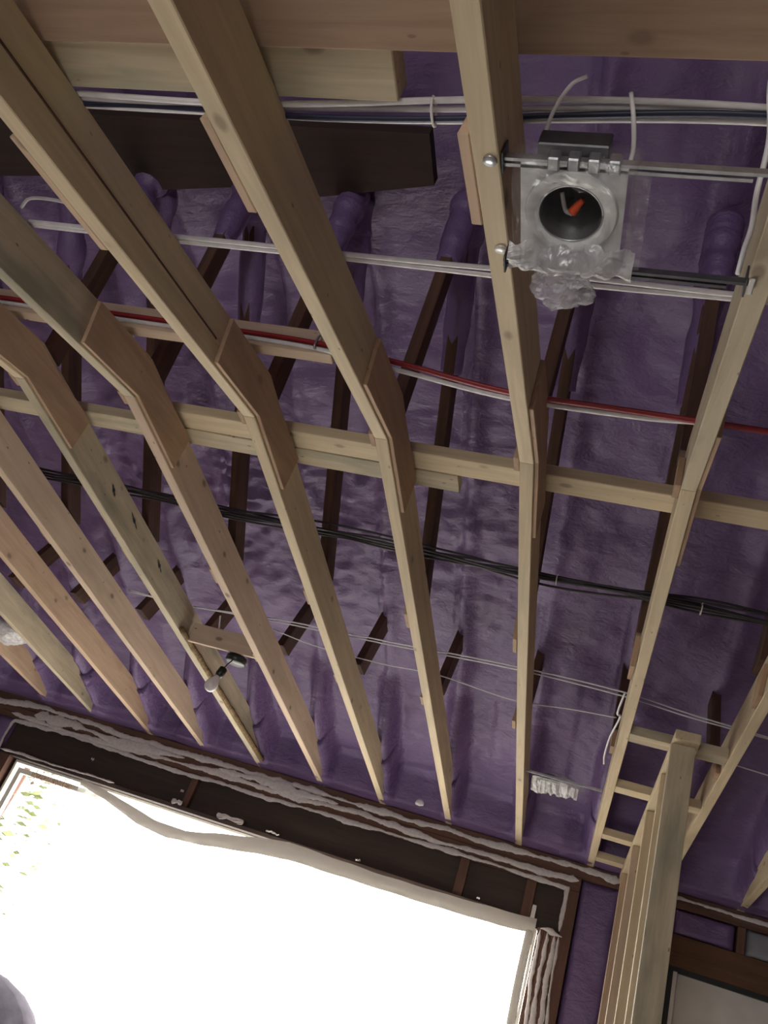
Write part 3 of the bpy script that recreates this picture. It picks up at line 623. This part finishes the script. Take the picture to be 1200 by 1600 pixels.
# hanger bars: two rails each plus nailing tabs
for yb, mt_, lab in ((.700, 'steel', 'upper'), (.878, 'darksteel', 'lower')):
    bm = bmesh.new()
    addbox(bm, (jx(1) + JT, yb, zc), (jx(0) - .001, yb + .005, zc + .012)); addbox(bm, (jx(1) + JT, yb + .009, zc), (jx(0) - .03, yb + .014, zc + .009))
    link('hanger_bar', mesh_from(bm), mt_, t)
    for xx in (jx(1) + JT + .002, jx(0) - .006):
        box('nailing_tab', (xx, yb - .010, zc - .006), (xx + .003, yb + .022, zc + .028), 'darksteel', t)
tag(lathe('nail_plate', (jx(1) + JT / 2 + .006, .700, zbot(.700) - .003), (0, -.26, .96), [(.010, 0), (.011, .002), (.010, .004)], 'steel', None, 14), 'round silver fastener under the joist at the upper hanger bar', 'fastener')
tag(lathe('nail_plate', (jx(1) + JT / 2 + .005, .893, zbot(.893) - .003), (0, -.26, .96), [(.010, 0), (.011, .002), (.010, .004)], 'bolt', None, 14), 'round white slotted fastener under the joist left of the bag', 'fastener')
tag(box('nail_plate', (jx(0) + .003, .905, zbot(.905) - .004), (jx(0) + .012, .935, zbot(.935) + .0), 'bolt'), 'small white tab at the right end of the lower hanger bar', 'fastener')
# clips on the bar
for i in range(4): box('bar_clip', (-.205 + i * .028, .694, zc - .004), (-.188 + i * .028, .715, zc + .018), 'steel', t)
# plastic wrapping (front skirt around the plate with a hole where the can shows)
bg_ = empty('plastic_bag', (-.165, .79, zc - .01), 'crumpled clear plastic bag wrapped round the recessed light near the top', 'plastic bag')
bm = bmesh.new(); cxx, cyy = -.168, .780; n = 72; R_ = 12; ring = []
for j in range(R_):
    f_ = j / (R_ - 1); rr_ = []
    for i in range(n):
        a = 2 * math.pi * i / n; c_, s_ = math.cos(a), math.sin(a)
        k_ = min(.090 / max(abs(c_), 1e-6), .098 / max(abs(s_), 1e-6)); r_in = .050
        r_ = r_in + (k_ - r_in) * f_
        wr = noise.turbulence(V((c_ * 2.2, s_ * 2.2, f_ * 3)), 4, False)
        lo_ = max(0, s_) ** 2
        zz = -.012 - .014 * math.sin(math.pi * f_) * (1 + .8 * lo_) + .010 * (wr - .5) + .03 * max(0, f_ - .85) / .15
        rr_.append(bm.verts.new((c_ * r_ * 1.0, s_ * r_ + .006 * noise.noise(V((c_ * 6, f_ * 9, 3))), zz)))
    ring.append(rr_)
for j in range(R_ - 1):
    for i in range(n): bm.faces.new((ring[j][i], ring[j][(i + 1) % n], ring[j + 1][(i + 1) % n], ring[j + 1][i]))
link('bag_front', mesh_from(bm), 'bagclear', bg_, Matrix.Translation(W3((cxx, cyy, zc))), True)
rows = []
for i in range(49):
    u = i / 48; x = -.257 + .188 * u
    rows.append([(x + .004 * noise.noise(V((u * 20, j, 0))), .830 + .052 * (j / 8) + .003 * math.sin(u * 26 + j), zc - .014 - .018 * math.sin(math.pi * j / 8) + .016 * noise.turbulence(V((u * 5, j * .3, 2)), 3, False)) for j in range(9)])
grid('gathered_edge', rows, 'bag2', bg_)
rows = []
for i in range(21):
    u = i / 20; x = -.082 + .020 * math.sin(u * 7) * .3
    rows.append([(-.085 + .024 * j / 5 + .003 * noise.noise(V((i, j, 0))), .700 + .165 * u, zc - .012 + .012 * noise.noise(V((i * .6, j, 3)))) for j in range(6)])
grid('side_flap', rows, 'bagclear', bg_)
tail = crumple('bag_tail', (-.172, .908, zc - .020), .050, .036, .035, 'bag', bg_, 4.2, .34)
# second, far one near the window wall
t2 = can_light(-.235, -.06, 4.13, 4.28, 1.275, 'small recessed light wrapped in white plastic near the window wall', False)
for yb in (4.08,):
    box('hanger_bar', (jx(1) + JT, yb, 1.268), (jx(0) - .001, yb + .006, 1.280), 'steel', t2)
bg2 = empty('plastic_bag', (-.12, 4.2, 1.23), 'white crumpled plastic bag on the small light near the window wall', 'plastic bag')
rows = []
for i in range(41):
    u = i / 40
    rows.append([(-.235 + .225 * u + .004 * noise.noise(V((u * 30, j, 0))), 4.13 + (.19 - .05 * u + .06 * noise.noise(V((u * 6, 2, 2)))) * (j / 8) + .007 * math.sin(u * 31 + 4 * noise.noise(V((u * 4, 0, 0))) + j * .3), 1.262 - .026 * math.sin(math.pi * j / 8) - .012 * noise.turbulence(V((u * 11, j * .25, 1)), 3, False) - .004 * noise.noise(V((u * 30, j, 6)))) for j in range(9)])
grid('bag_folds', rows, 'bag2', bg2, smooth=False)
crumple('bag_wrap', (-.12, 4.22, 1.29), .13, .13, .04, 'bagclear', bg2, 2.2, .25)
# third at the left edge
t3 = can_light(-3.45, -3.28, 4.02, 4.17, 1.262, 'recessed light in a foggy plastic wrap at the left edge between joists', False)
bg3 = empty('plastic_bag', (-3.36, 4.1, 1.24), 'foggy white plastic wrap on the light fixture at the left edge', 'plastic bag')
crumple('bag_wrap', (-3.37, 4.13, 1.265), .125, .15, .055, 'bag2', bg3, 7.7, .25)

# ------------------------------------------------------------------ cables
def cable(pts, r, mat, lab, group, flat=1., n=8): return tag(tube('electrical_cable', pts, r, mat, seg=8, n=n, flat=flat), lab, 'cable', group)
rr = random.Random(5)
def span(y, z, x0_, x1_, amp, seed, step=.2, dz=0):
    pts = []; x = x0_
    while x <= x1_ + 1e-6:
        pts.append((x, y + amp * noise.noise(V((x * 1.7, seed, 0))), z + amp * .8 * noise.noise(V((x * 1.7, seed, 5))) + dz)); x += step
    return pts
for i in range(4):
    p = [(x_, y_ - .026 * max(0, min(1, (x_ + .5) / .5)), z_) for x_, y_, z_ in span(.722 + .009 * i, 1.212 + .004 * (i % 2), -2.6, .9, .016, i * 3.3)]
    cable(p, .0045, ('cable', 'cable', 'blue', 'cable')[i], ('white cable nearest the top board in the top bundle', 'second white cable of the top bundle', 'dark blue cable within the white top bundle', 'lowest white cable of the top bundle')[i], 'top cable bundle', 1.3)
for i in range(2):
    cable(span(1.122 + .012 * i, 1.323, -1.5, .85, .006, 20 + i * 3), .005, 'cable', ('upper', 'lower')[i] + ' white cable of the pair crossing behind the hanging bag tail', 'paired cables above the joists', 1.2)
tag(tube('electrical_cable', [(-1.503, 1.085, 1.325), (-1.47, 1.064, 1.335), (-1.40, 1.062, 1.335), (-1.34, 1.07, 1.33), (-1.25, 1.10, 1.325)], .004, 'cable'), 'small white cable loop between the upper joists at the left', 'cable')
cable([(-2.6, 1.575, 1.50), (-1.5, 1.580, 1.497), (-.95, 1.580, 1.492), (-.66, 1.575, 1.455), (-.36, 1.60, 1.432), (-.05, 1.61, 1.437), (.4, 1.615, 1.44), (.9, 1.62, 1.45)], .0065, 'red', 'red cable stapled along the runner board', None, 1.4)
cable([(-2.6, 1.578, 1.482), (-1.5, 1.582, 1.480), (-.95, 1.582, 1.474), (-.66, 1.594, 1.447), (-.36, 1.618, 1.428), (-.05, 1.625, 1.433), (.1, 1.62, 1.44)], .0055, 'cable', 'white cable running just below the red one', None, 1.4)
tag(tube('cable_staple', [(-.905, 1.573, 1.512), (-.905, 1.566, 1.500), (-.905, 1.566, 1.472), (-.905, 1.575, 1.462)], .0035, 'steel'), 'staple holding the red and white cables to the runner', 'staple')
for i in range(7):
    cable(span(2.60 + .012 * (i % 3), 1.500 + .010 * (i // 3), -2.6, 1.2, .035, 40 + i * 2.1, .16), .0045, 'blackcable', 'thin black cable of the twisted bundle behind the lower joists', 'black cable bundle')
for i, (x_, z_) in enumerate(((-.215, 1.50), (.27, 1.50))):
    tag(tube('cable_tie', [(x_, 2.61 + .026 * math.cos(a * math.pi / 5), 1.505 + .02 * math.sin(a * math.pi / 5)) for a in range(11)], .0022, 'white', n=3), ('small white tie on the black bundle right of the upright joist', 'small white tie on the black bundle at the right edge')[i], 'cable tie')
tag(tube('cable_tie', [(-.417, .728 + .024 * math.cos(a * math.pi / 5), 1.213 + .012 * math.sin(a * math.pi / 5)) for a in range(11)], .0025, 'white', n=3), 'small white tie on the top cable bundle', 'cable tie')
for i in range(2):
    cable([(-2.35, 3.50 + i * .02, 1.45), (-1.98, 3.49, 1.44), (-1.5, 3.42 + i * .03, 1.45), (-.95, 3.36 + i * .03, 1.445), (-.37, 3.31 + i * .03, 1.45), (.09, 3.31 + i * .04, 1.45), (.38, 3.35 + i * .03, 1.44), (.9, 3.42, 1.44)], .0032, 'cable', ('upper', 'lower')[i] + ' thin white wire of the pair behind the bulb', 'thin wire pair')
cable([(-1.6, 3.50, 1.44), (-1.35, 3.60, 1.44), (-1.0, 3.62, 1.44), (-.72, 3.60, 1.445), (-.37, 3.66, 1.44), (-.1, 3.60, 1.44), (.085, 3.52, 1.42)], .0028, 'cable', 'single thin white wire running below the thin pair', None)
cable([(.15, 3.62, 1.42), (.38, 3.68, 1.42), (.8, 3.75, 1.42)], .0028, 'cable', 'thin white wire end right of the partition front stud', None)
cable([(.085, 2.92, 1.275), (.076, 3.05, 1.25), (.088, 3.09, 1.25), (.070, 3.3, 1.245), (.066, 3.5, 1.24), (.072, 3.62, 1.245)], .004, 'cable', 'white cable hanging along the left side of the joist by the partition', None)
cable([(-.232, .745, 1.12), (-.222, .70, 1.17), (-.20, .665, 1.19), (-.178, .655, 1.20)], .003, 'cable', 'short thin wire rising left above the recessed light', None)
cable([(-.115, .68, 1.205), (-.104, .70, 1.17), (-.098, .735, 1.15), (-.103, .752, 1.12), (-.11, .745, 1.09)], .0035, 'cable', 'curved white wire dropping into the recessed light from the right', None)
cable([(.072, .60, 1.21), (.066, .65, 1.19), (.080, .71, 1.16), (.078, .755, 1.10), (.082, .80, 1.09), (.080, .84, 1.09), (.080, .885, 1.09)], .004, 'cable', 'white wire looping past the right ends of the hanger bars', None)
cable([(-1.80, 3.47, 1.42), (-1.79, 3.49, 1.37), (-1.775, 3.47, 1.35)], .004, 'cable', 'short white cable end behind the bulb board', None)

# ------------------------------------------------------------------ covered bundle at the lower left
pc = empty('covered_bundle', (-2.64, 4.1, -H), 'rounded grey-purple cloth-covered bundle at the bottom left corner', 'bundle')
rows = []
for i in range(37):
    a = 2 * math.pi * i / 36; r = []
    for j in range(15):
        f_ = j / 14; zz = -1.5 + 1.23 * math.sin(f_ * math.pi / 2); rad = (.70 * (1 - f_ ** 3.2) + .0) * (1 + .10 * noise.noise(V((math.cos(a) * 2, math.sin(a) * 2, f_ * 3))))
        r.append((-2.64 + rad * math.cos(a), 4.1 + rad * .8 * math.sin(a), zz))
    rows.append(r)
grid('cloth_cover', rows, 'bundle', pc)
